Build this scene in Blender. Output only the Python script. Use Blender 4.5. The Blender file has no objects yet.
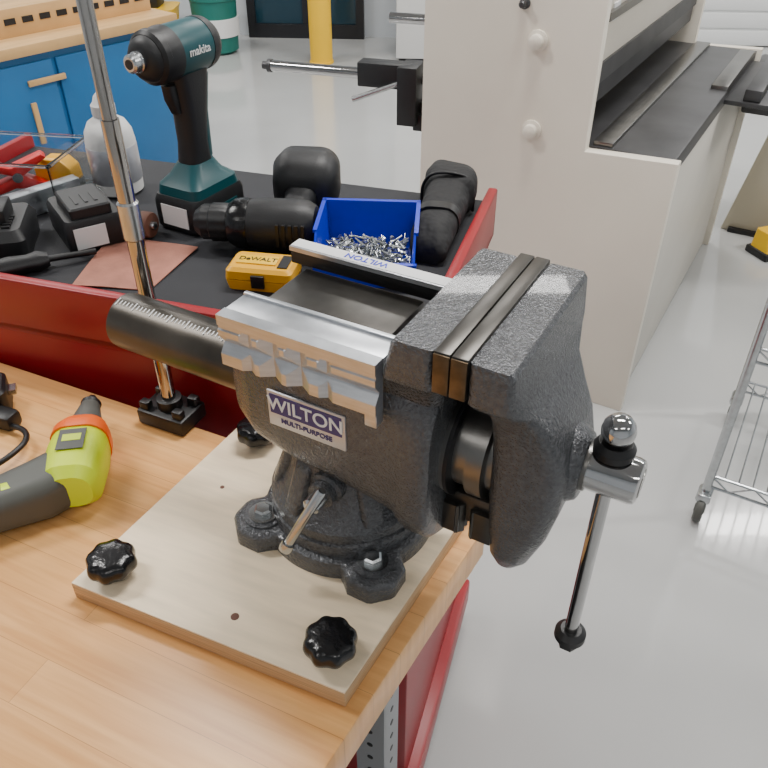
import bpy, bmesh, math, random
from mathutils import Vector, Matrix, Euler
random.seed(7)
R=math.radians
# ------------------------------------------------------------------ materials
def pbr(name,col,rough=.5,metal=0,var=0,vscale=20,bump=0,bscale=200,bdist=.001,coat=0,stretch=None,emit=None,rvar=0,trans=0,alpha=1,rot=0):
    m=bpy.data.materials.new(name); m.use_nodes=True
    nt=m.node_tree; b=nt.nodes['Principled BSDF']
    c=(*col,1)
    b.inputs['Base Color'].default_value=c
    b.inputs['Roughness'].default_value=rough
    b.inputs['Metallic'].default_value=metal
    b.inputs['Coat Weight'].default_value=coat
    b.inputs['Transmission Weight'].default_value=trans
    b.inputs['Alpha'].default_value=alpha
    if emit:
        b.inputs['Emission Color'].default_value=(*emit[0],1); b.inputs['Emission Strength'].default_value=emit[1]
    tc=nt.nodes.new('ShaderNodeTexCoord'); mp=nt.nodes.new('ShaderNodeMapping')
    nt.links.new(tc.outputs['Object'],mp.inputs['Vector'])
    if stretch: mp.inputs['Scale'].default_value=stretch
    mp.inputs['Rotation'].default_value=(0,0,rot)
    if var or rvar:
        n=nt.nodes.new('ShaderNodeTexNoise'); n.inputs['Scale'].default_value=vscale; n.inputs['Detail'].default_value=5
        nt.links.new(mp.outputs[0],n.inputs['Vector'])
        if var:
            r=nt.nodes.new('ShaderNodeValToRGB')
            r.color_ramp.elements[0].position=.3; r.color_ramp.elements[1].position=.7
            r.color_ramp.elements[0].color=(*[max(0,x*(1-var)) for x in col],1)
            r.color_ramp.elements[1].color=(*[min(1,x*(1+var)) for x in col],1)
            nt.links.new(n.outputs['Fac'],r.inputs[0]); nt.links.new(r.outputs[0],b.inputs['Base Color'])
        if rvar:
            mr=nt.nodes.new('ShaderNodeMapRange'); mr.inputs['To Min'].default_value=max(.02,rough-rvar); mr.inputs['To Max'].default_value=rough+rvar
            nt.links.new(n.outputs['Fac'],mr.inputs['Value']); nt.links.new(mr.outputs[0],b.inputs['Roughness'])
    if bump:
        n2=nt.nodes.new('ShaderNodeTexNoise'); n2.inputs['Scale'].default_value=bscale; n2.inputs['Detail'].default_value=2
        nt.links.new(mp.outputs[0],n2.inputs['Vector'])
        bp=nt.nodes.new('ShaderNodeBump'); bp.inputs['Strength'].default_value=bump; bp.inputs['Distance'].default_value=bdist
        nt.links.new(n2.outputs['Fac'],bp.inputs['Height']); nt.links.new(bp.outputs[0],b.inputs['Normal'])
    return m
M_vise=pbr('hammertone_paint',(.098,.101,.108),.27,.5,var=.2,vscale=260,bump=1.0,bscale=430,bdist=.0020,coat=.12)
M_steel=pbr('machined_steel',(.20,.195,.185),.32,.9,var=.15,vscale=30,bump=.1,bscale=900,rvar=.08)
M_tail=pbr('dark_oiled_steel',(.080,.071,.060),.34,.75,var=.25,vscale=25,rvar=.08)
M_insert=pbr('jaw_steel',(.070,.066,.060),.34,.8,var=.25,vscale=40)
M_brass=pbr('insert_end_bronze',(.105,.075,.045),.42,.85,var=.45,vscale=60)
M_chrome=pbr('chrome',(.48,.48,.48),.08,1)
M_pole=pbr('pole_chrome',(.40,.375,.35),.09,1)
M_zinc=pbr('zinc',(.48,.50,.51),.26,1,var=.1,vscale=80)
M_alu=pbr('brushed_aluminium',(.52,.54,.57),.33,.85,var=.10,vscale=50,rvar=.08,stretch=(1,1,8))
M_blk=pbr('black_rubber',(.006,.006,.007),.45)
M_blkg=pbr('black_plastic_gloss',(.005,.005,.006),.22,bump=.35,bscale=350)
M_blkm=pbr('black_plastic_matt',(.010,.0105,.012),.48,bump=.2,bscale=500)
M_nylon=pbr('black_nylon',(.008,.008,.009),.75,bump=.8,bscale=45,bdist=.006)
M_dgrey=pbr('dark_grey_plastic',(.085,.088,.078),.5)
M_teal=pbr('teal_plastic',(.0,.060,.072),.38)
M_lime=pbr('lime_plastic',(.66,.84,.01),.38)
M_orange=pbr('orange_plastic',(.90,.13,.01),.4)
M_yellow=pbr('yellow_plastic',(.80,.40,.01),.38)
M_yelp=pbr('yellow_paint',(.88,.52,.01),.4,var=.05,vscale=3)
M_blue=pbr('blue_plastic',(.004,.025,.55),.3)
M_bluec=pbr('blue_cabinet_paint',(.014,.145,.37),.4,var=.08,vscale=4)
M_red=pbr('red_paint',(.29,.006,.012),.36,var=.08,vscale=5)
M_redb=pbr('red_plastic',(.55,.01,.01),.35)
M_mat=pbr('drawer_mat',(.013,.014,.018),.75,var=.3,vscale=9,bump=.3,bscale=600)
M_rag=pbr('sanding_sheet',(.33,.135,.095),.85,var=.2,vscale=30,bump=.4,bscale=300,bdist=.001)
M_brown=pbr('brown_disc',(.13,.05,.03),.6)
M_white=pbr('white_plastic',(.72,.72,.71),.35)
M_paper=pbr('label_white',(.8,.8,.8),.5)
M_purple=pbr('label_purple',(.030,.022,.15),.4)
M_silver=pbr('label_silver',(.55,.56,.60),.35,.6)
M_mach=pbr('machine_cream_paint',(.78,.72,.615),.38,var=.03,vscale=4)
M_machs=pbr('machine_side_paint',(.60,.57,.51),.45,var=.06,vscale=3)
M_bed=pbr('machine_bed_steel',(.070,.070,.073),.42,.5,var=.25,vscale=8)
M_beige=pbr('beige_paint',(.50,.46,.36),.5)
M_wall=pbr('wall_paint',(.62,.66,.70),.7,var=.02,vscale=2)
M_ceil=pbr('ceiling_paint',(.42,.43,.44),.85)
M_glass=pbr('door_dark_glass',(.012,.04,.06),.08)
M_dframe=pbr('door_frame_black',(.012,.012,.014),.4)
M_green=pbr('green_tub',(.01,.16,.13),.45)
M_greyp=pbr('grey_leg_paint',(.24,.25,.26),.45)
M_edge=pbr('plywood_edge',(.56,.36,.19),.6,var=.35,vscale=5,stretch=(2,2,220))
M_acr=pbr('clear_acrylic',(.93,.96,.97),.04,trans=1); M_acr.node_tree.nodes['Principled BSDF'].inputs['IOR'].default_value=1.33
M_ply=pbr('birch_plywood',(.90,.73,.51),.5,var=.09,vscale=9,stretch=(1.5,14,1),bump=.08,bscale=120,rot=0)
M_tan=pbr('maple_top',(.62,.38,.16),.45,var=.12,vscale=6,stretch=(1,8,1))
def butcher():
    m=bpy.data.materials.new('butcher_block'); m.use_nodes=True; nt=m.node_tree; b=nt.nodes['Principled BSDF']
    tc=nt.nodes.new('ShaderNodeTexCoord')
    br=nt.nodes.new('ShaderNodeTexBrick'); nt.links.new(tc.outputs['Object'],br.inputs['Vector'])
    br.inputs['Scale'].default_value=1; br.inputs['Brick Width'].default_value=.75; br.inputs['Row Height'].default_value=.042
    br.inputs['Mortar Size'].default_value=.0003; br.inputs['Color1'].default_value=(.77,.395,.135,1); br.inputs['Color2'].default_value=(.84,.46,.175,1)
    br.inputs['Mortar'].default_value=(.56,.27,.09,1); br.offset=.37; br.inputs['Bias'].default_value=.1
    mp=nt.nodes.new('ShaderNodeMapping'); mp.inputs['Scale'].default_value=(2.5,45,2); nt.links.new(tc.outputs['Object'],mp.inputs['Vector'])
    n=nt.nodes.new('ShaderNodeTexNoise'); n.inputs['Scale'].default_value=2.5; n.inputs['Detail'].default_value=7; n.inputs['Distortion'].default_value=.6
    nt.links.new(mp.outputs[0],n.inputs['Vector'])
    r=nt.nodes.new('ShaderNodeValToRGB'); r.color_ramp.elements[0].position=.3; r.color_ramp.elements[1].position=.65
    r.color_ramp.elements[0].color=(.82,.72,.62,1); r.color_ramp.elements[1].color=(1,1,1,1); nt.links.new(n.outputs['Fac'],r.inputs[0])
    mx=nt.nodes.new('ShaderNodeMixRGB'); mx.blend_type='MULTIPLY'; mx.inputs[0].default_value=1
    nt.links.new(br.outputs['Color'],mx.inputs[1]); nt.links.new(r.outputs[0],mx.inputs[2]); nt.links.new(mx.outputs[0],b.inputs['Base Color'])
    b.inputs['Roughness'].default_value=.32
    return m
M_wood=butcher()
M_floor=pbr('epoxy_floor',(.47,.475,.47),.13,var=.07,vscale=1.3,rvar=.05,coat=.25)
M_slat=pbr('roller_door_paint',(.75,.76,.76),.5)
# ------------------------------------------------------------------ geometry helpers
def root(name,loc=(0,0,0),rz=0,rot=None):
    e=bpy.data.objects.new(name,None); bpy.context.collection.objects.link(e)
    e.empty_display_size=.05; e.location=loc; e.rotation_euler=rot if rot else (0,0,rz); return e
def fin(name,bm,mat,parent=None,bevel=0,seg=2,ang=35,loc=None,rot=None):
    bmesh.ops.recalc_face_normals(bm,faces=bm.faces)
    if bevel>0:
        es=[e for e in bm.edges if len(e.link_faces)==2 and e.calc_face_angle(0)>R(28)]
        bmesh.ops.bevel(bm,geom=es,offset=bevel,segments=seg,profile=.5,affect='EDGES',clamp_overlap=True)
    for f in bm.faces: f.smooth=True
    for e in bm.edges:
        e.smooth = (len(e.link_faces)==2 and e.calc_face_angle(0)<R(ang))
    me=bpy.data.meshes.new(name); bm.to_mesh(me); bm.free()
    o=bpy.data.objects.new(name,me); bpy.context.collection.objects.link(o)
    if mat: me.materials.append(mat)
    if parent: o.parent=parent
    if loc: o.location=loc
    if rot: o.rotation_euler=rot
    return o
def box(name,size,loc,mat,parent=None,bevel=0,rot=None,seg=2):
    bm=bmesh.new(); bmesh.ops.create_cube(bm,size=1,matrix=Matrix.Diagonal((*size,1)))
    return fin(name,bm,mat,parent,bevel,seg,loc=loc,rot=rot)
def addbox(bm,size,loc,rot=None):
    m=Matrix.Translation(loc)@(Euler(rot).to_matrix().to_4x4() if rot else Matrix.Identity(4))@Matrix.Diagonal((*size,1))
    bmesh.ops.create_cube(bm,size=1,matrix=m)
def frame(p0,p1):
    p0=Vector(p0);p1=Vector(p1); d=p1-p0; q=d.to_track_quat('Z','Y')
    return Matrix.Translation(p0)@q.to_matrix().to_4x4(), d.length
def addlathe(bm,prof,M=Matrix.Identity(4),seg=40,rfun=None):
    rings=[]
    for r,z in prof:
        rings.append([bm.verts.new(M@Vector(((r*(rfun(2*math.pi*i/seg,z) if rfun else 1))*math.cos(2*math.pi*i/seg),(r*(rfun(2*math.pi*i/seg,z) if rfun else 1))*math.sin(2*math.pi*i/seg),z))) for i in range(seg)])
    for a,b in zip(rings,rings[1:]):
        for i in range(seg): bm.faces.new((a[i],a[(i+1)%seg],b[(i+1)%seg],b[i]))
    bm.faces.new(rings[0][::-1]); bm.faces.new(rings[-1])
def lathe(name,prof,mat,parent=None,M=Matrix.Identity(4),seg=40,rfun=None,bevel=0,ang=35):
    bm=bmesh.new(); addlathe(bm,prof,M,seg,rfun); return fin(name,bm,mat,parent,bevel,ang=ang)
def addcyl(bm,p0,p1,r,r2=None,seg=32):
    M,L=frame(p0,p1); addlathe(bm,[(r,0),(r if r2 is None else r2,L)],M,seg)
def cyl(name,p0,p1,r,mat,parent=None,r2=None,seg=32,bevel=0):
    bm=bmesh.new(); addcyl(bm,p0,p1,r,r2,seg); return fin(name,bm,mat,parent,bevel)
def ax(name,p0,p1,prof,mat,parent=None,seg=40,rfun=None,bevel=0):
    M,L=frame(p0,p1); return lathe(name,prof,mat,parent,M,seg,rfun,bevel)
def rrect(hx,hy,r,n=5,cx=0,cy=0):
    r=min(r,hx*.999,hy*.999); out=[]
    for k,(sx,sy) in enumerate([(1,1),(-1,1),(-1,-1),(1,-1)]):
        for i in range(n+1):
            a=k*math.pi/2+i/n*math.pi/2
            out.append((cx+sx*(hx-r)+r*math.cos(a),cy+sy*(hy-r)+r*math.sin(a)))
    return out
def loft(name,rings,mat,parent=None,ang=35,bevel=0,loc=None,rot=None):
    bm=bmesh.new(); rv=[[bm.verts.new(p) for p in ring] for ring in rings]; n=len(rings[0])
    for a,b in zip(rv,rv[1:]):
        for i in range(n): bm.faces.new((a[i],a[(i+1)%n],b[(i+1)%n],b[i]))
    bm.faces.new(rv[0][::-1]); bm.faces.new(rv[-1])
    return fin(name,bm,mat,parent,bevel,ang=ang,loc=loc,rot=rot)
def loft_z(name,secs,mat,parent,r=.01,ang=35,**k):
    rings=[]
    for s in secs:
        z,x0,x1,y0,y1=s[:5]; rr=s[5] if len(s)>5 else r
        rings.append([(x,y,z) for x,y in rrect((x1-x0)/2,(y1-y0)/2,rr,5,(x0+x1)/2,(y0+y1)/2)])
    return loft(name,rings,mat,parent,ang,**k)
def loft_x(name,secs,mat,parent,r=.01,ang=35,**k):
    rings=[]
    for s in secs:
        x,y0,y1,z0,z1=s[:5]; rr=s[5] if len(s)>5 else r
        rings.append([(x,y,z) for y,z in rrect((y1-y0)/2,(z1-z0)/2,rr,5,(y0+y1)/2,(z0+z1)/2)])
    return loft(name,rings,mat,parent,ang,**k)
def prism(name,pts,h,mat,parent=None,bevel=0,plane='xy',off=0,seg=2,ang=35):
    bm=bmesh.new()
    f={'xy':lambda a,b,t:(a,b,t),'xz':lambda a,b,t:(a,t,b),'yz':lambda a,b,t:(t,a,b)}[plane]
    A=[bm.verts.new(f(a,b,off)) for a,b in pts]; B=[bm.verts.new(f(a,b,off+h)) for a,b in pts]; n=len(pts)
    for i in range(n): bm.faces.new((A[i],A[(i+1)%n],B[(i+1)%n],B[i]))
    bm.faces.new(A[::-1]); bm.faces.new(B)
    return fin(name,bm,mat,parent,bevel,seg,ang)
def addtube(bm,pts,r,seg=12):
    pts=[Vector(p) for p in pts]; rings=[]; up=None
    for i,p in enumerate(pts):
        d=(pts[min(i+1,len(pts)-1)]-pts[max(i-1,0)]).normalized()
        if up is None: up=d.orthogonal().normalized()
        up=(up-d*up.dot(d)).normalized(); s=d.cross(up)
        rings.append([bm.verts.new(p+(up*math.cos(2*math.pi*k/seg)+s*math.sin(2*math.pi*k/seg))*r) for k in range(seg)])
    for a,b in zip(rings,rings[1:]):
        for k in range(seg): bm.faces.new((a[k],a[(k+1)%seg],b[(k+1)%seg],b[k]))
    bm.faces.new(rings[0][::-1]); bm.faces.new(rings[-1])
def smoothpath(P,n=8):
    P=[Vector(p) for p in P]; out=[]
    Q=[P[0]]+P+[P[-1]]
    for i in range(1,len(Q)-2):
        a,b,c,d=Q[i-1:i+3]
        for k in range(n):
            t=k/n; out.append(.5*((2*b)+(c-a)*t+(2*a-5*b+4*c-d)*t*t+(3*b-a-3*c+d)*t**3))
    out.append(P[-1]); return out
def tube(name,pts,r,mat,parent=None,seg=12,smooth=True):
    bm=bmesh.new(); addtube(bm,smoothpath(pts) if smooth else pts,r,seg); return fin(name,bm,mat,parent)
def text(name,s,size,loc,rot,mat,parent,ext=.0003,sx=1):
    c=bpy.data.curves.new(name,'FONT'); c.body=s; c.size=size; c.extrude=ext; c.align_x='CENTER'; c.align_y='CENTER'
    o=bpy.data.objects.new(name,c); bpy.context.collection.objects.link(o); c.materials.append(mat); c.offset=size*.012
    o.parent=parent; o.location=loc; o.rotation_euler=rot; o.scale=(sx,1,1); return o

# ------------------------------------------------------------------ room
box('floor',(11,12,.1),(0.5,2.2,-.05),M_floor)
box('ceiling',(11,12,.1),(0.5,2.2,3.65),M_ceil)
WY=6.45
wn=root('wall_back',(0,WY,0),R(-4))
box('panel',(11.4,.12,3.6),(0.5,.06,1.8),M_wall,wn)
box('kick',(3.6,.02,.1),(-3.05,-.011,.05),M_dframe,wn)
box('wall_left',(.12,12,3.6),(-5.0,2.2,1.8),M_wall)
box('wall_right',(.12,12,3.6),(6.0,2.2,1.8),M_wall)
box('wall_front',(11,.12,3.6),(.5,-3.75,1.8),M_wall)
d=root('door_1',(-.60,WY+.02,0),R(-4))
box('frame_l',(.06,.06,2.1),(-.42,-.03,1.05),M_dframe,d); box('frame_r',(.06,.06,2.1),(.42,-.03,1.05),M_dframe,d)
box('frame_t',(.9,.06,.06),(0,-.03,2.1),M_dframe,d); box('frame_b',(.8,.06,.10),(0,-.03,.05),M_dframe,d)
box('mullion',(.04,.05,2.0),(.0,-.03,1.05),M_dframe,d)
box('glass',(.8,.02,2.0),(0,-.02,1.05),M_glass,d)
d=root('door_2',(3.0,6.14,0),R(-4))
bm=bmesh.new()
for i in range(26): addbox(bm,(3.6,.03,.105),(0,0,.06+i*.12))
for i in range(26): addbox(bm,(3.6,.015,.02),(0,.004,.12+i*.12))
fin('slats',bm,M_slat,d,bevel=.006)
d2=root('storage_cabinet',(.55,5.95,0),R(-4))
box('body',(.9,.5,1.9),(0,0,.97),M_white,d2,bevel=.01); box('plinth',(.86,.46,.05),(0,0,.025),M_dframe,d2)
box('door_gap',(.006,.01,1.8),(0,-.252,.98),M_dframe,d2); box('handle',(.02,.02,.15),(.05,-.26,1.0),M_zinc,d2)
k=0
for x in (-2.2,.6,3.4):
    for y,en in ((-1.6,20),(1.6,84),(4.6,66)):
        f=root('ceiling_light' if k==0 else 'ceiling_light.%03d'%k,(x,y,3.54))
        box('housing',(1.5,.42,.06),(0,0,.03),M_white,f,bevel=.01)
        L=bpy.data.lights.new('lamp','AREA'); L.shape='RECTANGLE'; L.size=1.3; L.size_y=.24; L.energy=en; L.color=(1,.975,.94)
        o=bpy.data.objects.new('lamp',L); bpy.context.collection.objects.link(o); o.parent=f; o.location=(0,0,-.012)
        k+=1
b=root('bollard',(-.44,5.72,0))
lathe('post',[(.085,0),(.085,.012),(.078,.014),(.078,1.08),(.07,1.13),(.04,1.16),(.01,1.165)],M_yelp,b)

# ------------------------------------------------------------------ blue workbench far left
bw=root('storage_workbench',(-.93,3.60,0),R(50.7))
box('carcass',(1.7,.65,.66),(-.85,.335,.37),M_bluec,bw,bevel=.004)
box('kickplate',(1.66,.6,.05),(-.85,.35,.02),M_dframe,bw)
box('top',(1.76,.72,.04),(-.85,.335,.72),M_tan,bw,bevel=.004)
for i in range(3):
    box('door_%d'%i,(.54,.015,.6),(-.29-i*.56,.002,.37),M_bluec,bw,bevel=.004)
box('handle_a',(.16,.012,.022),(-.62,-.012,.60),M_tan,bw,bevel=.003)
box('handle_b',(.022,.012,.16),(-.70,-.012,.45),M_tan,bw,bevel=.003)
rk=root('wooden_tool_rack',(-1.30,3.36,.74),R(50.7))
bm=bmesh.new(); addbox(bm,(.85,.03,.10),(0,0,.05)); addbox(bm,(.85,.16,.012),(0,.09,.095)); addbox(bm,(.85,.03,.10),(0,.17,.05))
fin('rail',bm,M_tan,rk,bevel=.002)
bm=bmesh.new()
for i in range(11): addbox(bm,(.045,.004,.022),(-.37+i*.074,-.016,.055))
fin('slots',bm,M_dframe,rk)
tb=root('plastic_tub',(-1.22,6.02,0))
lathe('tub',[(.12,0),(.15,.02),(.165,.35),(.175,.36),(.175,.38),(.155,.38)],M_green,tb)
lathe('band',[(.163,.12),(.167,.121),(.171,.24),(.168,.241)],M_paper,tb)
tb=root('mop_bucket',(-1.66,5.9,0))
loft_z('bucket',[(0.0,-.16,.16,-.12,.12,.05),(.3,-.2,.2,-.15,.15,.06),(.33,-.21,.21,-.16,.16,.06)],M_yelp,tb)
box('press',(.2,.2,.2),(0,.02,.42),M_blkm,tb,bevel=.02)
cyl('mop_handle',(0.05,0,.3),(.05,.15,1.3),.012,M_zinc,tb)

# ------------------------------------------------------------------ shear machine
mc=root('sheet_metal_shear',(.71,1.80,0),R(-30))
prism('end_frame',[(-.70,0),(0,0),(0,.765),(-.232,.755),(-.232,1.9),(-.70,1.9)],.035,M_mach,mc,bevel=.003,plane='xz')
box('base_box',(.66,1.22,.70),(-.35,.645,.36),M_machs,mc,bevel=.004)
box('bed_table',(.44,1.22,.05),(-.235,.645,.735),M_bed,mc,bevel=.003)
box('bed_blade_holder',(.05,1.2,.012),(-.20,.645,.765),M_steel,mc,bevel=.002)
box('apron',(.30,1.20,.95),(-.41,.645,1.36),M_mach,mc,bevel=.004)
box('apron_blade',(.05,1.18,.10),(-.285,.645,.885),M_bed,mc,bevel=.003)
box('apron_edge',(.006,1.19,.05),(-.257,.645,.915),M_bed,mc)
box('apron_rail',(.012,1.1,.02),(-.252,.645,1.05),M_steel,mc)
box('rear_guard',(.02,1.2,.7),(-.66,.645,1.1),M_mach,mc)
prism('end_frame_far',[(-.70,0),(0,0),(0,.765),(-.232,.755),(-.232,1.9),(-.70,1.9)],.035,M_mach,mc,bevel=.003,plane='xz',off=1.26)
box('warning_label',(.004,.16,.09),(-.258,.35,1.12),M_paper,mc); box('warning_label_b',(.004,.05,.04),(-.258,.18,1.05),M_paper,mc)
for i,(x,z) in enumerate([(-.378,.785),(-.388,1.0),(-.43,1.08)]):
    r_=.020 if i<2 else .01
    ax('frame_bolt_%d'%i,(x,0,z),(x,-.03,z),[(r_*1.3,-.002),(r_*1.3,.006),(r_*.9,.008),(r_*.85,.022),(r_*.5,.026)],M_mach if i<2 else M_bed,mc,seg=24)
box('side_tray',(.16,.52,.014),(.05,.95,.73),M_bed,mc,bevel=.002)
for i in range(2): box('squaring_arm_%d'%i,(.05,.50,.035),(-.04+i*.10,.95,.755),M_bed if i else M_steel,mc,bevel=.003)
box('motor_box',(.14,.22,.16),(.06,1.30,.64),M_bed,mc,bevel=.01)
bg=root('back_gauge_assembly',(.22,2.37,.80),R(-17))
cyl('rod_lower',(-.60,0,0),(.05,0,0),.017,M_chrome,bg)
cyl('rod_upper',(-.30,.30,.10),(.05,.30,.10),.017,M_chrome,bg)
ax('rod_end',(-.60,0,0),(-.64,0,0),[(.020,0),(.020,.012),(.012,.014),(.012,.03)],M_bed,bg)
box('gauge_block',(.06,.10,.17),(-.14,-.02,-.04),M_blkm,bg,bevel=.004); box('clamp',(.16,.06,.07),(-.22,-.02,.01),M_blkm,bg,bevel=.004)
box('clamp_low',(.05,.05,.05),(-.10,-.02,-.12),M_blkm,bg,bevel=.004)
cyl('lever',(-.30,-.10,-.05),(-.12,-.03,.01),.008,M_zinc,bg)
box('bracket_arm',(.16,.04,.05),(-.03,.0,-.09),M_bed,bg,bevel=.003)

# ------------------------------------------------------------------ wire rack cart
wr=root('wire_shelving_cart',(.805,1.378,0),R(-30))
bm=bmesh.new()
P=[(0,0),(0.9,0),(0,.45),(.9,.45)]
for p in P: addtube(bm,[(p[0],p[1],.09),(p[0],p[1],.95)],.011,12)
for z in (.14,.52,.9):
    for y in (0,.45):
        addtube(bm,[(0,y,z),(.9,y,z)],.004,8); addtube(bm,[(0,y,z-.035),(.9,y,z-.035)],.004,8)
        n=18; addtube(bm,[(.9*i/n,y,z-(.035 if i%2 else 0)) for i in range(n+1)],.0025,6)
    for x in (0,.9):
        addtube(bm,[(x,0,z),(x,.45,z)],.004,8); addtube(bm,[(x,0,z-.035),(x,.45,z-.035)],.004,8)
        n=10; addtube(bm,[(x,.45*i/n,z-(.035 if i%2 else 0)) for i in range(n+1)],.0025,6)
    for i in range(1,28): addtube(bm,[(.9*i/28,0,z),(.9*i/28,.45,z)],.0022,6)
fin('wire_frame',bm,M_zinc,wr)
for i,p in enumerate(P):
    cyl('stem_%d'%i,(p[0],p[1],.07),(p[0],p[1],.10),.009,M_zinc,wr)
    box('fork_%d'%i,(.035,.05,.030),(p[0],p[1],.075),M_zinc,wr,bevel=.008)
    ax('wheel_%d'%i,(p[0]-.011,p[1]-.012,.036),(p[0]+.011,p[1]-.012,.036),[(.010,-.002),(.012,0),(.031,0),(.036,.004),(.036,.018),(.031,.022),(.012,.022),(.01,.024)],M_dgrey,wr,seg=28)
st=root('machine_stand',(1.62,2.95,0),R(-30))
prism('leg_frame',[(-.20,0),(-.02,0),(.08,.62),(.30,.62),(.40,0),(.58,0),(.44,.78),(-.06,.78)],.05,M_beige,st,bevel=.005,plane='xz')
prism('leg_frame_far',[(-.20,0),(-.02,0),(.08,.62),(.30,.62),(.40,0),(.58,0),(.44,.78),(-.06,.78)],.05,M_beige,st,bevel=.005,plane='xz',off=.45)
box('deck',(.6,.55,.05),(.19,.25,.80),M_beige,st,bevel=.005); box('motor',(.3,.3,.24),(.2,.25,.945),M_bed,st,bevel=.03)
for i,(x,y) in enumerate([(-.11,.02),(.49,.02),(-.11,.48),(.49,.48)]): box('foot_%d'%i,(.12,.08,.02),(x,y,.01),M_blk,st,bevel=.004)
yb=root('foot_pedal_switch',(1.57,2.82,0),R(20))
box('base',(.16,.12,.03),(0,0,.015),M_blkm,yb,bevel=.006); loft_z('hood',[(.03,-.07,.07,-.05,.05,.01),(.10,-.06,.06,-.02,.05,.01)],M_yelp,yb)
cyl('cord_stub',(0,.06,.03),(0,.09,.012),.006,M_blk,yb)

# ------------------------------------------------------------------ wooden work bench
wb=root('workbench',(.1005,.5175,0),R(-25))
prism('top',[(0,0),(-1.7,0),(-1.7,-.80),(-.084,-.80)],.045,M_wood,wb,bevel=.002,off=.855)
box('rail_back',(1.5,.03,.08),(-.87,-.10,.812),M_greyp,wb); box('rail_front',(1.45,.03,.08),(-.88,-.70,.812),M_greyp,wb)
for i,(x,y) in enumerate([(-.094,-.055),(-.16,-.70),(-1.6,-.07),(-1.6,-.70)]):
    bm=bmesh.new(); addbox(bm,(.038,.004,.852),(x,y-.02,.429)); addbox(bm,(.004,.04,.852),(x+.017,y,.429)); addbox(bm,(.06,.06,.006),(x,y,.003))
    fin('leg_%d'%i,bm,M_greyp,wb)
    bm=bmesh.new()
    for j in range(26): 
        addcyl(bm,(x+.0189,y,.06+j*.03),(x+.0195,y,.06+j*.03),.004,seg=12); addcyl(bm,(x,y-.0219,.06+j*.03),(x,y-.0225,.06+j*.03),.004,seg=12)
    fin('leg_holes_%d'%i,bm,M_blk,wb)
box('lower_shelf',(1.45,.55,.02),(-.88,-.40,.25),M_dframe,wb)

# ------------------------------------------------------------------ plywood mounting board
pb=root('plywood_mounting_board',(-.032,.329,.9),R(-24))
def loc2(p): 
    v=Vector((p[0]+.032,p[1]-.329,0)); v.rotate(Euler((0,0,R(24)))); return (v.x,v.y)
pts=[loc2(p) for p in [(-.030,.326),(.090,.532),(-.157,.643),(-.272,.430)]]
prism('ply_core',pts,.0175,M_edge,pb,bevel=.0006,off=.0005)
cen=Vector((sum(p[0] for p in pts)/4,sum(p[1] for p in pts)/4))
prism('ply_face',[tuple(cen+(Vector(p)-cen)*.9985) for p in pts],.002,M_ply,pb,bevel=.0005,off=.018)
for i,(p,hr) in enumerate([((-.16,.547),.0022),((-.124,.395),.0036)]):
    x,y=loc2(p); ax('screw_hole_%d'%i,(x,y,.0198),(x,y,.0206),[(hr,0),(hr,.0005),(hr*.5,.0006)],M_brown,pb,seg=20)
for i,p in enumerate([(-.236,.440),(-.042,.360),(-.133,.615)]):
    kb=root('clamping_knob' if i==0 else 'clamping_knob.%03d'%i,(p[0],p[1],.92),R(17*i))
    fl=lambda a,z:1+.045*math.cos(8*a)
    lathe('grip',[(.008,.0),(.009,.006),(.0175,.008),(.0205,.011),(.0212,.015),(.0205,.020),(.0185,.0235),(.013,.0252),(.005,.0255)],M_blkg,kb,seg=96,rfun=fl,ang=50)

# ------------------------------------------------------------------ bench vise
vs=root('bench_vise',(-.032,.514,.92),R(-29))
bolts=[(-.0575,-.0575),(.0575,-.0575),(-.0575,.046),(.0575,.046)]
def base_r(th,rl,rc):
    d_=Vector((math.cos(th),math.sin(th))); best=rc
    for bx,by in bolts:
        c_=Vector((bx,by)); 
        a0=math.atan2(by,bx); poly=[c_+Vector((math.cos(a0+R(22.5+45*j)),math.sin(a0+R(22.5+45*j))))*rl*1.06 for j in range(8)]
        for j in range(8):
            p,q=poly[j],poly[(j+1)%8]; e=q-p; den=d_.x*e.y-d_.y*e.x
            if abs(den)<1e-9: continue
            t=(p.x*e.y-p.y*e.x)/den; s=(p.x*d_.y-p.y*d_.x)/den
            if 0<=s<=1 and t>best: best=t
    return best
def ringb(rl,rc,z): return [(base_r(2*math.pi*i/160,rl,rc)*math.cos(2*math.pi*i/160),base_r(2*math.pi*i/160,rl,rc)*math.sin(2*math.pi*i/160),z) for i in range(160)]
loft('base_plate',[ringb(.0272,.080,.0),ringb(.0272,.080,.014),ringb(.0255,.0785,.0175),ringb(.0225,.0755,.019)],M_vise,vs,ang=40)
lathe('base_ring',[(.073,.016),(.0725,.026),(.0715,.030),(.069,.0315),(.069,.034),(.071,.0355),(.071,.044),(.068,.048),(.060,.056),(.053,.075),(.047,.105)],M_vise,vs,seg=64)
for i,(bx,by) in enumerate(bolts):
    T=Matrix.Translation((bx,by,0))
    lathe('lobe_boss_%d'%i,[(.0185,.016),(.0175,.021),(.015,.0215)],M_vise,vs,M=T)
    lathe('washer_%d'%i,[(.0135,.021),(.0135,.0232),(.006,.0234)],M_zinc,vs,M=T)
    lathe('bolt_head_%d'%i,[(.0085,.023),(.0085,.0275),(.0065,.029),(.003,.0292)],M_zinc,vs,M=T,seg=6)
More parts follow.
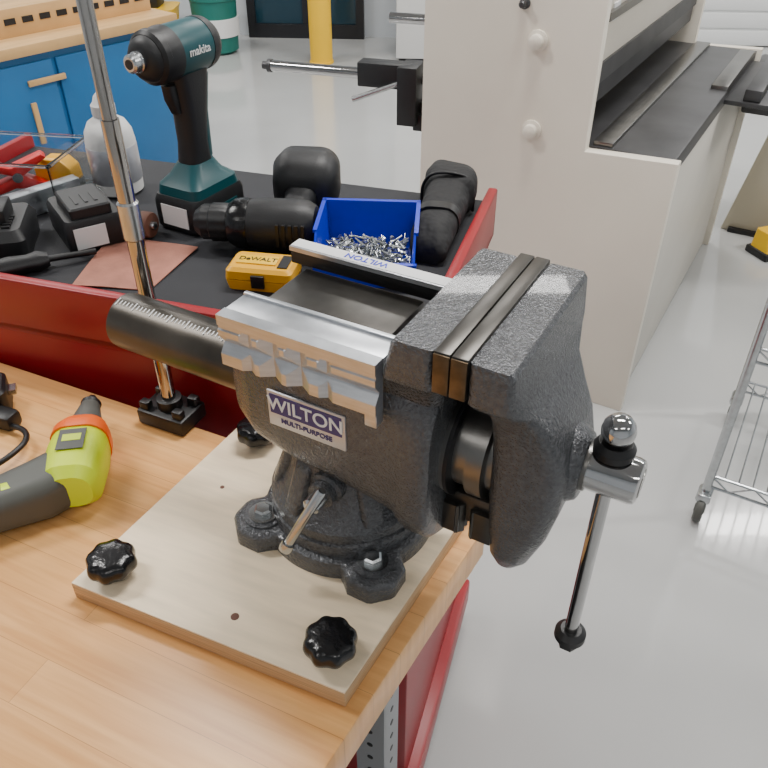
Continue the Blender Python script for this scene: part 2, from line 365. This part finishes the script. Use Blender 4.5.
for i,a in enumerate([-150,-108,-40,30,150]):
    ca,sa=math.cos(R(a)),math.sin(R(a))
    bm=bmesh.new(); w=.010
    q=[(.040,.100),(.053,.092),(.070,.046),(.044,.046)]
    A=[bm.verts.new((r_*ca-w*sa,r_*sa+w*ca,z)) for r_,z in q]; B=[bm.verts.new((r_*ca+w*sa,r_*sa-w*ca,z)) for r_,z in q]
    for j in range(4): bm.faces.new((A[j],A[(j+1)%4],B[(j+1)%4],B[j]))
    bm.faces.new(A); bm.faces.new(B[::-1]); fin('rib_%d'%i,bm,M_vise,vs,bevel=.005,seg=3)
ax('lock_boss',(.01,-.030,.082),(.01,-.062,.080),[(.017,0),(.015,.022),(.012,.024),(.012,.032)],M_vise,vs)
ax('lock_bolt',(.01,-.058,.080),(.01,-.078,.080),[(.0075,0),(.0075,.018),(.005,.02)],M_zinc,vs)
ax('lock_bar',(.020,-.074,.100),(-.008,-.092,.036),[(.0032,-.002),(.0042,0),(.0042,.064),(.0058,.0645),(.0064,.069),(.0058,.073),(.003,.074)],M_zinc,vs)
loft_x('body_casting',[(-.088,-.036,.036,.112,.184,.034),(-.080,-.046,.046,.104,.198,.034),(-.06,-.054,.054,.096,.211,.032),(-.02,-.058,.058,.090,.217,.030),
   (.03,-.060,.060,.086,.219,.030),(.055,-.060,.060,.080,.220,.032),(.074,-.060,.060,.072,.220,.036),(.082,-.064,.064,.060,.222,.045),(.088,-.066,.066,.056,.222,.050),(.104,-.066,.066,.056,.222,.050),(.108,-.063,.063,.059,.220,.050)],M_vise,vs,ang=45)
loft_z('fixed_jaw',[(.185,.040,.108,-.052,.052),(.212,.056,.110,-.054,.054),(.224,.066,.1125,-.060,.060,.008),(.233,.073,.1125,-.0725,.0725,.006),(.238,.075,.1125,-.0745,.0745,.006),(.262,.080,.1125,-.0745,.0745,.006),(.2665,.083,.1125,-.073,.073,.004)],M_vise,vs,ang=26)
box('anvil',(.112,.078,.02),(-.004,.0,.218),M_insert,vs,bevel=.002)
ax('slide_tube',(-.075,0,.140),(-.250,0,.140),[(.0275,0),(.0275,.168),(.0268,.1735),(.025,.175),(.022,.1752)],M_tail,vs,seg=56)
ax('slide_collar',(-.072,0,.140),(-.100,0,.140),[(.036,0),(.035,.018),(.031,.022)],M_vise,vs,seg=48)
bm=bmesh.new()
for i in range(34):
    w=.005 if i%5 else .009
    addbox(bm,(.0010,w,.0005),(-.245+i*.0042,-math.cos(R(72))*.0276,.140+math.sin(R(72))*.0276),rot=(R(18),0,0))
fin('scale_marks',bm,M_paper,vs)
ax('neck_collar',(.100,0,.142),(.160,0,.142),[(.046,0),(.046,.012),(.037,.013),(.037,.026),(.042,.027),(.042,.040),(.034,.041),(.034,.06)],M_steel,vs,seg=56)
ax('neck_ring',(.112,0,.142),(.116,0,.142),[(.0475,0),(.0475,.003)],M_blk,vs,seg=56)
box('slide_bar',(.06,.05,.03),(.130,0,.09),M_insert,vs,bevel=.004)
def teeth(name,x0,sgn):
    bm=bmesh.new(); addbox(bm,(.016,.062,.030),(x0,0,.080))
    for j in range(9):
        addbox(bm,(.009,.0045,.031),(x0+sgn*.007,-.027+j*.0068,.080),rot=(0,0,R(45)))
    fin(name,bm,M_insert,vs,bevel=.0008)
teeth('pipe_jaw_fixed',.114,1); teeth('pipe_jaw_moving',.142,-1)
for n_,x in (('jaw_insert_fixed',.1190),('jaw_insert_moving',.1312)):
    box(n_,(.0116,.150,.032),(x,0,.2535),M_insert,vs,bevel=.0012)
    box(n_+'_end',(.0112,.0014,.030),(x,-.0754,.2530),M_brass,vs,bevel=.0004)
loft_z('moving_jaw',[(.034,.158,.164,-.014,.014,.004),(.037,.152,.170,-.022,.022,.008),(.055,.148,.180,-.031,.031,.010),(.09,.146,.192,-.038,.038,.013),(.125,.145,.199,-.043,.043,.014),(.16,.145,.201,-.044,.044,.014),
   (.182,.144,.196,-.043,.043,.012),(.202,.142,.186,-.045,.045,.010),(.218,.1385,.176,-.053,.053,.008),(.229,.1372,.171,-.069,.069,.006),(.236,.1372,.1695,-.0755,.0755,.005),(.2635,.1372,.167,-.0755,.0755,.005),(.2670,.1372,.1645,-.074,.074,.003)],M_vise,vs,ang=24)
ax('nose_boss',(.180,0,.152),(.212,0,.152),[(.040,0),(.036,.012),(.029,.020),(.026,.025),(.024,.026)],M_vise,vs,seg=48)
sz=.154
ax('spindle_washer',(.202,0,sz),(.209,0,sz),[(.0195,0),(.0195,.007)],M_steel,vs)
ax('spindle_head',(.207,0,sz),(.248,0,sz),[(.0155,0),(.0176,.002),(.0176,.034),(.0165,.0375),(.014,.039)],M_chrome,vs,seg=48,)
ax('spindle_face_groove',(.2445,0,sz),(.2465,0,sz),[(.011,0),(.011,.002)],M_steel,vs)
hx=.2225
ax('handle_bar',(hx,0,-.048),(hx,0,.190),[(.0058,0),(.0058,.238)],M_chrome,vs)
ax('handle_ball',(hx,0,.184),(hx,0,.206),[(.006,0),(.010,.002),(.0118,.006),(.0122,.010),(.011,.0155),(.0075,.020),(.003,.0215)],M_chrome,vs)
ax('handle_grommet_top',(hx,0,.171),(hx,0,.186),[(.012,0),(.0145,.002),(.015,.008),(.012,.013)],M_blk,vs)
ax('handle_grommet_bottom',(hx,0,-.044),(hx,0,-.030),[(.009,0),(.0135,.002),(.0135,.008),(.009,.012)],M_blk,vs)
ax('handle_nut',(hx,0,-.054),(hx,0,-.044),[(.006,0),(.0095,.001),(.0095,.009),(.008,.010)],M_blk,vs,seg=6)
pl=(.001,-.0600,.158)
box('name_plate',(.072,.0022,.035),(pl[0],pl[1],pl[2]),M_silver,vs,bevel=.001)
box('name_plate_band',(.066,.001,.0185),(pl[0],pl[1]-.0012,pl[2]+.0055),M_purple,vs)
text('name_plate_text','WILTON',.0175,(pl[0],pl[1]-.0019,pl[2]+.0055),(R(90),0,0),M_paper,vs)
text('name_plate_subtext','MULTI-PURPOSE',.0066,(pl[0],pl[1]-.0013,pl[2]-.0100),(R(90),0,0),M_purple,vs)

# aluminium soft jaws resting on the vise
sj=root('soft_jaw_pad',(-.032,.514,.92),R(-29))
x0,x1,z0,z1=-.063,.071,.198,.2425; NX,NZ=134,44
def dep(x,z):
    d=0
    for c_,w_ in ((-.038,.006),(-.018,.010),(.006,.010),(.030,.006)): d=max(d,(w_-abs(x-c_))*.62)
    d=max(d,(.0080-abs(z-.216))*.75) if z<.230 else d
    if z>.2325: d=0
    elif z>.2295: d=max(d,.0012)
    return min(.0075,max(0,d))
bm=bmesh.new(); G=[]
for i in range(NX+1):
    x=x0+(x1-x0)*i/NX; G.append([bm.verts.new((x,-.0745+dep(x,z0+(z1-z0)*j/NZ),z0+(z1-z0)*j/NZ)) for j in range(NZ+1)])
B=[[bm.verts.new((x0+(x1-x0)*i/NX,-.0635,z0+(z1-z0)*j/NZ)) for j in (0,NZ)] for i in (0,NX)]
for i in range(NX):
    for j in range(NZ): bm.faces.new((G[i][j],G[i+1][j],G[i+1][j+1],G[i][j+1]))
bm.faces.new([G[i][NZ] for i in range(NX+1)]+[B[1][1],B[0][1]])
bm.faces.new([G[i][0] for i in range(NX,-1,-1)]+[B[0][0],B[1][0]])
bm.faces.new([G[0][j] for j in range(NZ+1)]+[B[0][1],B[0][0]]); bm.faces.new([G[NX][j] for j in range(NZ,-1,-1)]+[B[1][0],B[1][1]])
bm.faces.new((B[0][0],B[0][1],B[1][1],B[1][0]))
fin('grip_face',bm,M_alu,sj,ang=16)
box('top_flange',(.134,.030,.0025),(.004,-.052,.2405),M_alu,sj,bevel=.0005)
box('flange_step',(.134,.004,.0035),(.004,-.039,.2420),M_alu,sj,bevel=.0005)
box('end_block',(.010,.010,.012),(.066,-.068,.1925),M_alu,sj,bevel=.0008)
sj=root('soft_jaw_pad.001',(-.032,.514,.92),R(-29))
box('body',(.150,.014,.014),(.000,.046,.236),M_blk,sj,bevel=.001); box('face_strip',(.150,.013,.0025),(.000,.0465,.2440),M_paper,sj,bevel=.0004)
box('front_lip',(.150,.0015,.004),(.000,.0385,.2430),M_alu,sj)
text('strip_text','WILTON',.010,(-.005,.0465,.2454),(0,0,R(180)),M_blue,sj)

# ------------------------------------------------------------------ stand pole
po=root('stand_pole',(-.240,.677,.9),R(-25))
box('base_block',(.062,.045,.020),(0,0,.010),M_blk,po,bevel=.003); 
for i,(x,y) in enumerate([(-.022,-.014),(.022,-.014),(-.022,.014),(.022,.014)]): box('stud_%d'%i,(.012,.010,.012),(x,y,.024),M_blk,po,bevel=.002)
lathe('socket',[(.014,.018),(.014,.032),(.0105,.033)],M_blk,po)
cyl('tube_lower',(0,0,.02),(0,0,.34),.0082,M_pole,po); cyl('tube_upper',(0,0,.34),(0,0,1.1),.0066,M_pole,po)
lathe('sleeve',[(.0085,.225),(.0102,.227),(.0102,.262),(.0085,.264)],M_zinc,po)

# ------------------------------------------------------------------ glue gun
gg=root('hot_glue_gun',(-.305,.548,.9),R(99))
zc=.030
loft_x('body',[(-.018,-.020,.020,zc-.020,zc+.018,.016),(-.008,-.027,.027,zc-.028,zc+.026,.02),(.03,-.029,.029,zc-.029,zc+.028,.02),(.060,-.027,.027,zc-.026,zc+.025,.02),(.070,-.022,.022,zc-.02,zc+.02,.018)],M_lime,gg)
loft_x('orange_band',[(.050,-.029,.029,zc-.028,zc+.028,.02),(.062,-.0285,.0285,zc-.027,zc+.027,.02),(.074,-.024,.024,zc-.022,zc+.022,.018),(.076,-.021,.021,zc-.019,zc+.019,.016)],M_orange,gg)
loft_x('front_shell',[(.074,-.019,.019,zc-.019,zc+.018,.016),(.092,-.015,.015,zc-.015,zc+.014,.013),(.116,-.010,.010,zc-.010,zc+.010,.009)],M_dgrey,gg)
ax('nozzle',(.114,0,zc),(.135,0,zc),[(.010,0),(.011,.006),(.0075,.008),(.006,.014),(.004,.018)],M_blk,gg)
hs=[(.016,.002,.027,.025),(-.006,.032,.027,.025),(-.022,.070,.024,.022),(-.034,.105,.024,.021),(-.044,.140,.028,.023),(-.048,.155,.030,.024)]
rings=[]
for i,(x,y,w,h) in enumerate(hs):
    a=hs[max(i-1,0)]; b_=hs[min(i+1,len(hs)-1)]; d_=Vector((b_[0]-a[0],b_[1]-a[1],0)).normalized(); s_=Vector((d_.y,-d_.x,0))
    rings.append([(x+s_.x*u,y+s_.y*u,zc-.004+v) for u,v in rrect(w,h,.016,5)])
loft('handle',rings,M_dgrey,gg)
box('trigger',(.014,.034,.014),(.004,.060,zc-.004),M_lime,gg,bevel=.004,rot=(0,0,R(17)))
box('label',(.030,.026,.001),(.028,0,zc+.0285),M_dgrey,gg); box('label_b',(.010,.018,.0012),(.030,0,zc+.0287),M_lime,gg)
for i,(x,y) in enumerate([(-.020,.052),(-.030,.082),(-.038,.110)]): box('grip_spot_%d'%i,(.010,.013,.003),(x,y,zc+.0178),M_lime,gg,bevel=.0006,rot=(0,0,R(17)))
cb=root('power_cord',(0,0,.9))
tube('cord',[(-.47,.60,.004),(-.445,.572,.006),(-.405,.585,.012),(-.385,.62,.014),(-.40,.648,.010),(-.44,.66,.006),(-.50,.66,.004)],.0032,M_blk,cb)
box('plug',(.03,.022,.02),(-.424,.665,.011),M_blk,cb,bevel=.005,rot=(0,0,R(-20)))
ca=root('power_adapter',(-.462,.695,.9),R(20)); loft_z('case',[(0,-.03,.03,-.025,.025),(.030,-.03,.03,-.025,.025),(.034,-.027,.027,-.022,.022)],M_blk,ca); box('prongs',(.01,.014,.006),(.034,0,.02),M_zinc,ca)

# ------------------------------------------------------------------ red tool cart
tc=root('rolling_tool_cart',(.038,.640,0),R(-17))
W_,D_=.80,.43
box('body',(W_-.01,D_-.01,.86),(-W_/2,D_/2,.52),M_red,tc,bevel=.004)
box('bumper',(W_+.03,D_+.04,.07),(-W_/2,D_/2+.012,.085),M_red,tc,bevel=.006)
bm=bmesh.new()
addbox(bm,(W_,.014,.075),(-W_/2,.007,.9825)); addbox(bm,(W_,.014,.045),(-W_/2,D_-.007,.9675)); addbox(bm,(.014,D_,.075),(-.007,D_/2,.9825)); addbox(bm,(.014,D_,.075),(-W_+.007,D_/2,.9825))
addbox(bm,(W_,D_,.012),(-W_/2,D_/2,.953))
fin('tray_rim',bm,M_red,tc,bevel=.003)
box('mat_liner',(W_-.03,D_-.012,.0408),(-W_/2,D_/2+.004,.9795),M_mat,tc,bevel=.002)
for i in range(5):
    box('drawer_%d'%i,(W_-.08,.012,.13),(-W_/2,.001,.19+i*.14),M_red,tc,bevel=.003); box('drawer_pull_%d'%i,(W_-.1,.010,.014),(-W_/2,-.008,.24+i*.14),M_zinc,tc,bevel=.003)
for i,(x,y) in enumerate([(-.07,.06),(-.07,D_-.06),(-W_+.07,.06),(-W_+.07,D_-.06)]):
    box('fork_%d'%i,(.03,.04,.03),(x,y,.05),M_zinc,tc,bevel=.004)
    ax('wheel_%d'%i,(x-.011,y,.028),(x+.011,y,.028),[(.01,0),(.025,0),(.028,.003),(.028,.019),(.025,.022),(.01,.022)],M_blk,tc,seg=28)
Z=1.0
dr=root('impact_driver',(-.250,.992,Z),R(240))
loft_z('battery',[(0,-.048,.048,-.036,.036,.010),(.006,-.051,.052,-.038,.038,.010),(.040,-.051,.052,-.038,.038,.010),(.048,-.048,.048,-.036,.036,.010)],M_blkm,dr)
loft_z('foot',[(.047,-.046,.046,-.036,.036,.012),(.060,-.044,.044,-.035,.035,.014),(.070,-.032,.034,-.026,.026,.016),(.085,-.024,.022,-.019,.019,.015)],M_teal,dr)
loft_z('grip',[(.078,-.022,.022,-.018,.018,.014),(.110,-.022,.018,-.0165,.0165,.014),(.145,-.026,.018,-.017,.017,.014),(.180,-.032,.022,-.019,.019,.015),(.198,-.034,.026,-.020,.020,.015)],M_blkm,dr)
loft_z('grip_back',[(.088,-.0255,.0,-.0165,.0165,.014),(.145,-.029,-.004,-.015,.015,.014),(.19,-.036,-.006,-.018,.018,.014)],M_teal,dr)
ax('motor_housing',(-.054,0,.222),(.030,0,.222),[(.012,0),(.024,.004),(.029,.012),(.031,.022),(.031,.073),(.030,.084)],M_teal,dr)
ax('rear_cap',(-.056,0,.222),(-.02,0,.222),[(.018,0),(.026,.006),(.030,.012),(.0315,.018),(.0315,.024)],M_blkm,dr)
ax('gear_case',(.022,0,.222),(.066,0,.222),[(.032,0),(.032,.006),(.030,.02),(.025,.036),(.020,.042),(.014,.044)],M_blkm,dr)
ax('bumper_ring',(.040,0,.222),(.056,0,.222),[(.029,0),(.032,.003),(.031,.010),(.027,.014)],M_blk,dr)
ax('hex_chuck',(.062,0,.222),(.084,0,.222),[(.012,0),(.012,.008),(.0105,.009),(.0105,.018),(.008,.020)],M_zinc,dr)
ax('chuck_bore',(.0815,0,.222),(.083,0,.222),[(.0055,0),(.0055,.0012)],M_blk,dr)
loft_z('trigger',[(.150,.012,.024,-.007,.007,.004),(.168,.016,.032,-.008,.008,.005),(.186,.016,.034,-.008,.008,.005)],M_blk,dr)
box('battery_label',(.001,.044,.028),(.0525,0,.024),M_paper,dr)
text('side_text','makita',.014,(-.004,.0318,.224),(R(90),0,R(180)),M_paper,dr); text('side_text_b','makita',.014,(-.004,-.0318,.224),(R(90),0,0),M_paper,dr)
box('battery_side_label',(.06,.001,.018),(0,.0385,.022),M_teal,dr)
dl=root('cordless_drill',(-.126,.900,Z),R(180-6))
hh=.034
ax('motor_housing',(-.045,0,hh),(.045,0,hh),[(.014,0),(.026,.004),(.032,.014),(.033,.03),(.033,.07),(.030,.09)],M_blkm,dl)
ax('gear_ring',(.043,0,hh),(.072,0,hh),[(.031,0),(.032,.006),(.031,.018),(.026,.026)],M_blkg,dl)
ax('chuck',(.070,0,hh),(.116,0,hh),[(.022,0),(.024,.004),(.024,.022),(.022,.024),(.022,.034),(.014,.044),(.006,.046)],M_blkm,dl,rfun=lambda a,z:1+.02*math.cos(12*a),seg=96)
rings=[]
for (x,y,w,h) in [(-.002,-.018,.026,.022),(-.004,-.045,.021,.018),(-.004,-.075,.019,.017),(-.004,-.100,.026,.022)]:
    rings.append([(x+u,y,hh-.004+v) for u,v in rrect(w,h,.014,5)])
loft('grip',rings,M_blkm,dl)
rings=[]
for (y,w,h,c_) in [(-.086,.028,.024,.034),(-.098,.042,.034,.040),(-.122,.046,.040,.044),(-.147,.044,.039,.044),(-.160,.036,.030,.040)]:
    rings.append([(-.006+u,y,c_+v) for u,v in rrect(w,h,.026,7)])
loft('battery_pack',rings,M_blkm,dl,ang=50)
for i in range(5): box('vent_%d'%i,(.004,.004,.03),(-.03+i*.008,.0325,hh),M_blk,dl)
bc=root('bit_case',(-.143,.815,Z),R(-10))
loft_z('lower_shell',[(0,-.039,.039,-.023,.023,.006),(.012,-.041,.041,-.025,.025,.006),(.0135,-.041,.041,-.025,.025,.006)],M_yellow,bc)
loft_z('lid',[(.0145,-.041,.041,-.025,.025,.006),(.024,-.040,.040,-.024,.024,.006),(.028,-.036,.036,-.020,.020,.006)],M_yellow,bc)
box('lid_panel',(.048,.020,.002),(-.006,.0,.0288),M_yelp,bc,bevel=.0006); text('lid_text','DeWALT',.0115,(-.006,0,.0299),(0,0,0),M_blk,bc)
box('latch',(.016,.004,.016),(0,-.0265,.014),M_blk,bc,bevel=.001); box('hinge',(.06,.004,.006),(0,.026,.014),M_blk,bc,bevel=.001)
box('corner_window',(.012,.03,.002),(.027,0,.0284),M_blk,bc)
bb=root('parts_bin',(-.020,.862,Z),R(-4))
w,dp,h=.060,.060,.056
bm=bmesh.new(); t=.0025
addbox(bm,(2*w-.008,2*dp-.008,t),(0,0,t/2))
for s_ in (-1,1):
    x=s_*w
    A=[bm.verts.new((x-s_*.004,-dp+.004,0)),bm.verts.new((x-s_*.004,dp-.004,0)),bm.verts.new((x,dp,h)),bm.verts.new((x,-dp+.03,h)),bm.verts.new((x,-dp,.030))]
    B=[bm.verts.new(v.co-Vector((s_*t,0,0))) for v in A]
    for i in range(5): bm.faces.new((A[i],A[(i+1)%5],B[(i+1)%5],B[i]))
    bm.faces.new(A); bm.faces.new(B[::-1])
addbox(bm,(2*w,t,h),(0,dp-.001,h/2)); addbox(bm,(2*w,t,.030),(0,-dp+.001,.015))
addbox(bm,(2*w+.005,.006,.004),(0,dp,h)); addbox(bm,(.005,2*dp-.03,.004),(w,.015,h)); addbox(bm,(.005,2*dp-.03,.004),(-w,.015,h)); addbox(bm,(2*w+.004,.006,.004),(0,-dp,.030))
fin('bin_shell',bm,M_blue,bb)
bm=bmesh.new()
for i in range(260):
    x=random.uniform(-w+.012,w-.012); y=random.uniform(-dp+.010,dp-.045)
    z=.014+.014*random.random()+.004*math.cos(x*28)
    a=random.uniform(0,math.pi*2); e=random.uniform(-.6,.6); v=Vector((math.cos(a)*math.cos(e),math.sin(a)*math.cos(e),math.sin(e)))
    p=Vector((x,y,z)); q=p+v*.014
    q.x=max(-w+.008,min(w-.008,q.x)); q.y=max(-dp+.006,min(dp-.008,q.y)); q.z=max(.005,q.z)
    addcyl(bm,p,q,.0015,.0009,6); addcyl(bm,p-v*.0018,p,.0036,.0026,8)
addbox(bm,(2*w-.014,2*dp-.050,.012),(0,-.018,.009))
fin('screws',bm,M_zinc,bb)
pc=root('tool_pouch',(.079,.975,Z),R(-12+90))
bm=bmesh.new(); rings=[]
for (x,yo,w_,h_) in [(-.118,.0,.016,.008),(-.112,.001,.024,.014),(-.085,.002,.027,.020),(-.04,.0,.028,.023),(.01,-.002,.030,.024),(.038,-.002,.031,.025),(.042,-.002,.036,.027),(.075,-.001,.038,.028),(.103,.0,.035,.025),(.115,.002,.026,.018),(.120,.002,.016,.010)]:
    rings.append([(x+.004*math.sin(40*u),yo+u,h_*.98+v*(1+.10*math.sin(60*x+30*u))) for u,v in rrect(w_,h_,.020,6)])
loft('sleeve',rings,M_nylon,pc,ang=60)
loft_x('strap_0',[(-.05,-.029,.029,.0,.047,.020),(-.034,-.0295,.0295,.0,.048,.020)],M_blk,pc)
tube('piping',[(.042,-.037,.004),(.041,-.036,.036),(.040,-.020,.055),(.040,.018,.055),(.041,.034,.036),(.042,.035,.004)],.0022,M_blk,pc)
sb=root('spare_battery',(-.392,.940,Z),R(33))
loft_z('case',[(0,-.034,.034,-.046,.046,.006),(.006,-.037,.037,-.050,.050,.007),(.038,-.037,.037,-.050,.050,.007),(.044,-.034,.034,-.047,.047,.007)],M_blkm,sb)
loft_z('rail_top',[(.043,-.026,.026,-.044,.030,.004),(.056,-.026,.026,-.044,.030,.004),(.058,-.024,.024,-.042,.028,.004)],M_blkm,sb)
box('label',(.040,.001,.028),(-.008,-.0505,.021),M_paper,sb)
for i in range(3): box('terminal_%d'%i,(.004,.03,.003),(-.012+i*.012,-.015,.0575),M_blk,sb)
ch=root('battery_charger',(-.505,.905,Z),R(12))
loft_z('case',[(0,-.05,.05,-.05,.05,.01),(.028,-.052,.052,-.052,.052,.01),(.040,-.046,.046,-.044,.044,.01)],M_blkm,ch)
box('slot_block',(.06,.05,.022),(0,0,.048),M_blk,ch,bevel=.003)
for i in range(5): box('vent_%d'%i,(.010,.004,.003),(.03,-.034+i*.008,.041),M_blk,ch)
box('label',(.03,.02,.001),(-.02,-.034,.0412),M_paper,ch)
sd=root('screwdriver',(-.43,.842,Z+.012),R(28))
ax('grip',(-.045,0,0),(.02,0,0),[(.006,0),(.011,.004),(.012,.02),(.010,.04),(.012,.052),(.008,.064)],M_blkm,sd,rfun=lambda a,z:1+.05*math.cos(6*a),seg=48)
cyl('shaft',(.018,0,0),(.075,0,-.003),.004,M_blk,sd)
lv=root('aluminium_level',(-.500,1.000,Z),R(48))
box('beam',(.17,.022,.034),(0,0,.017),M_alu,lv,bevel=.002); box('vial',(.03,.023,.012),(0.02,0,.022),M_acr,lv,bevel=.002)
rg=root('sanding_sheet',(-.31,.855,Z))
bm=bmesh.new(); n=20
c4=[Vector(p) for p in [(-.062,-.052),(.033,-.062),(.070,.046),(-.052,.085)]]
g=[[None]*(n+1) for _ in range(n+1)]
for i in range(n+1):
    for j in range(n+1):
        u,v=i/n,j/n; p=(c4[0]*(1-u)+c4[1]*u)*(1-v)+(c4[3]*(1-u)+c4[2]*u)*v
        g[i][j]=bm.verts.new((p.x,p.y,.0022+.0008*math.sin(5*u+3*v)))
for i in range(n):
    for j in range(n): bm.faces.new((g[i][j],g[i+1][j],g[i+1][j+1],g[i][j+1]))
ob=fin('sheet',bm,M_rag,rg); md=ob.modifiers.new('s','SOLIDIFY'); md.thickness=.001
tp=root('sanding_drum',(-.322,.940,Z)); ax('drum',(0,0,.0172),(.018,-.006,.0172),[(.009,0),(.016,.001),(.017,.003),(.017,.016),(.016,.018),(.009,.018)],M_brown,tp); ax('hub',(.016,-.0055,.0172),(.024,-.008,.0172),[(.006,0),(.005,.006)],M_zinc,tp)
bo=root('spray_bottle',(-.392,1.09,Z))
lathe('bottle',[(.028,0),(.034,.004),(.035,.02),(.035,.075),(.033,.090),(.026,.103),(.015,.110),(.013,.113)],M_white,bo)
lathe('bottle_label',[(.0352,.02),(.0356,.021),(.0356,.07),(.0352,.071)],M_silver,bo)
lathe('cap',[(.016,.112),(.0165,.114),(.0165,.126),(.013,.130),(.010,.138),(.006,.142)],M_white,bo)
ac=root('acrylic_tray',(-.545,1.080,Z),R(-8))
bm=bmesh.new(); 
for s_,l_ in (((.20,.12,.003),(0,0,.0015)),((.20,.003,.065),(0,-.0585,.035)),((.20,.003,.065),(0,.0585,.035)),((.003,.114,.065),(.0985,0,.035)),((.003,.114,.065),(-.0985,0,.035)),((.206,.006,.003),(0,-.0595,.068)),((.206,.006,.003),(0,.0595,.068)),((.006,.12,.003),(.1,0,.068))): addbox(bm,s_,l_)
fin('tray',bm,M_acr,ac)
rb=root('spring_clamp',(-.535,1.068,Z+.004),R(25))
for s_ in (-1,1): prism('jaw_%d'%(s_+1),[(-.045,.0),(.0,.012),(.045,.004),(.048,.010),(.012,.030),(-.040,.016)] if s_<0 else [(-.040,.046),(.010,.026),(.050,.050),(.044,.056),(.0,.042),(-.045,.058)],.022,M_redb,rb,bevel=.002,plane='xz',off=-.011)
cyl('pivot',(.006,-.014,.028),(.006,.014,.028),.007,M_zinc,rb)
yw=root('tape_measure',(-.485,1.105,Z+.004),R(-10)); prism('case',[(-.028,0),(.028,0),(.030,.01),(.028,.03),(.015,.042),(-.012,.042),(-.028,.028)],.03,M_yellow,yw,bevel=.003,plane='xz',off=-.015); box('hook',(.006,.018,.012),(.031,0,.006),M_zinc,yw)

# ------------------------------------------------------------------ world + camera
w=bpy.data.worlds.new('world'); bpy.context.scene.world=w; w.use_nodes=True
w.node_tree.nodes['Background'].inputs[0].default_value=(.9,.95,1,1); w.node_tree.nodes['Background'].inputs[1].default_value=.3
cam=bpy.data.cameras.new('camera'); co=bpy.data.objects.new('camera',cam); bpy.context.collection.objects.link(co)
co.location=(0,0,1.46); co.rotation_euler=(R(53),0,0); cam.sensor_width=36; cam.lens=36*770/768; cam.clip_start=.02
bpy.context.scene.camera=co
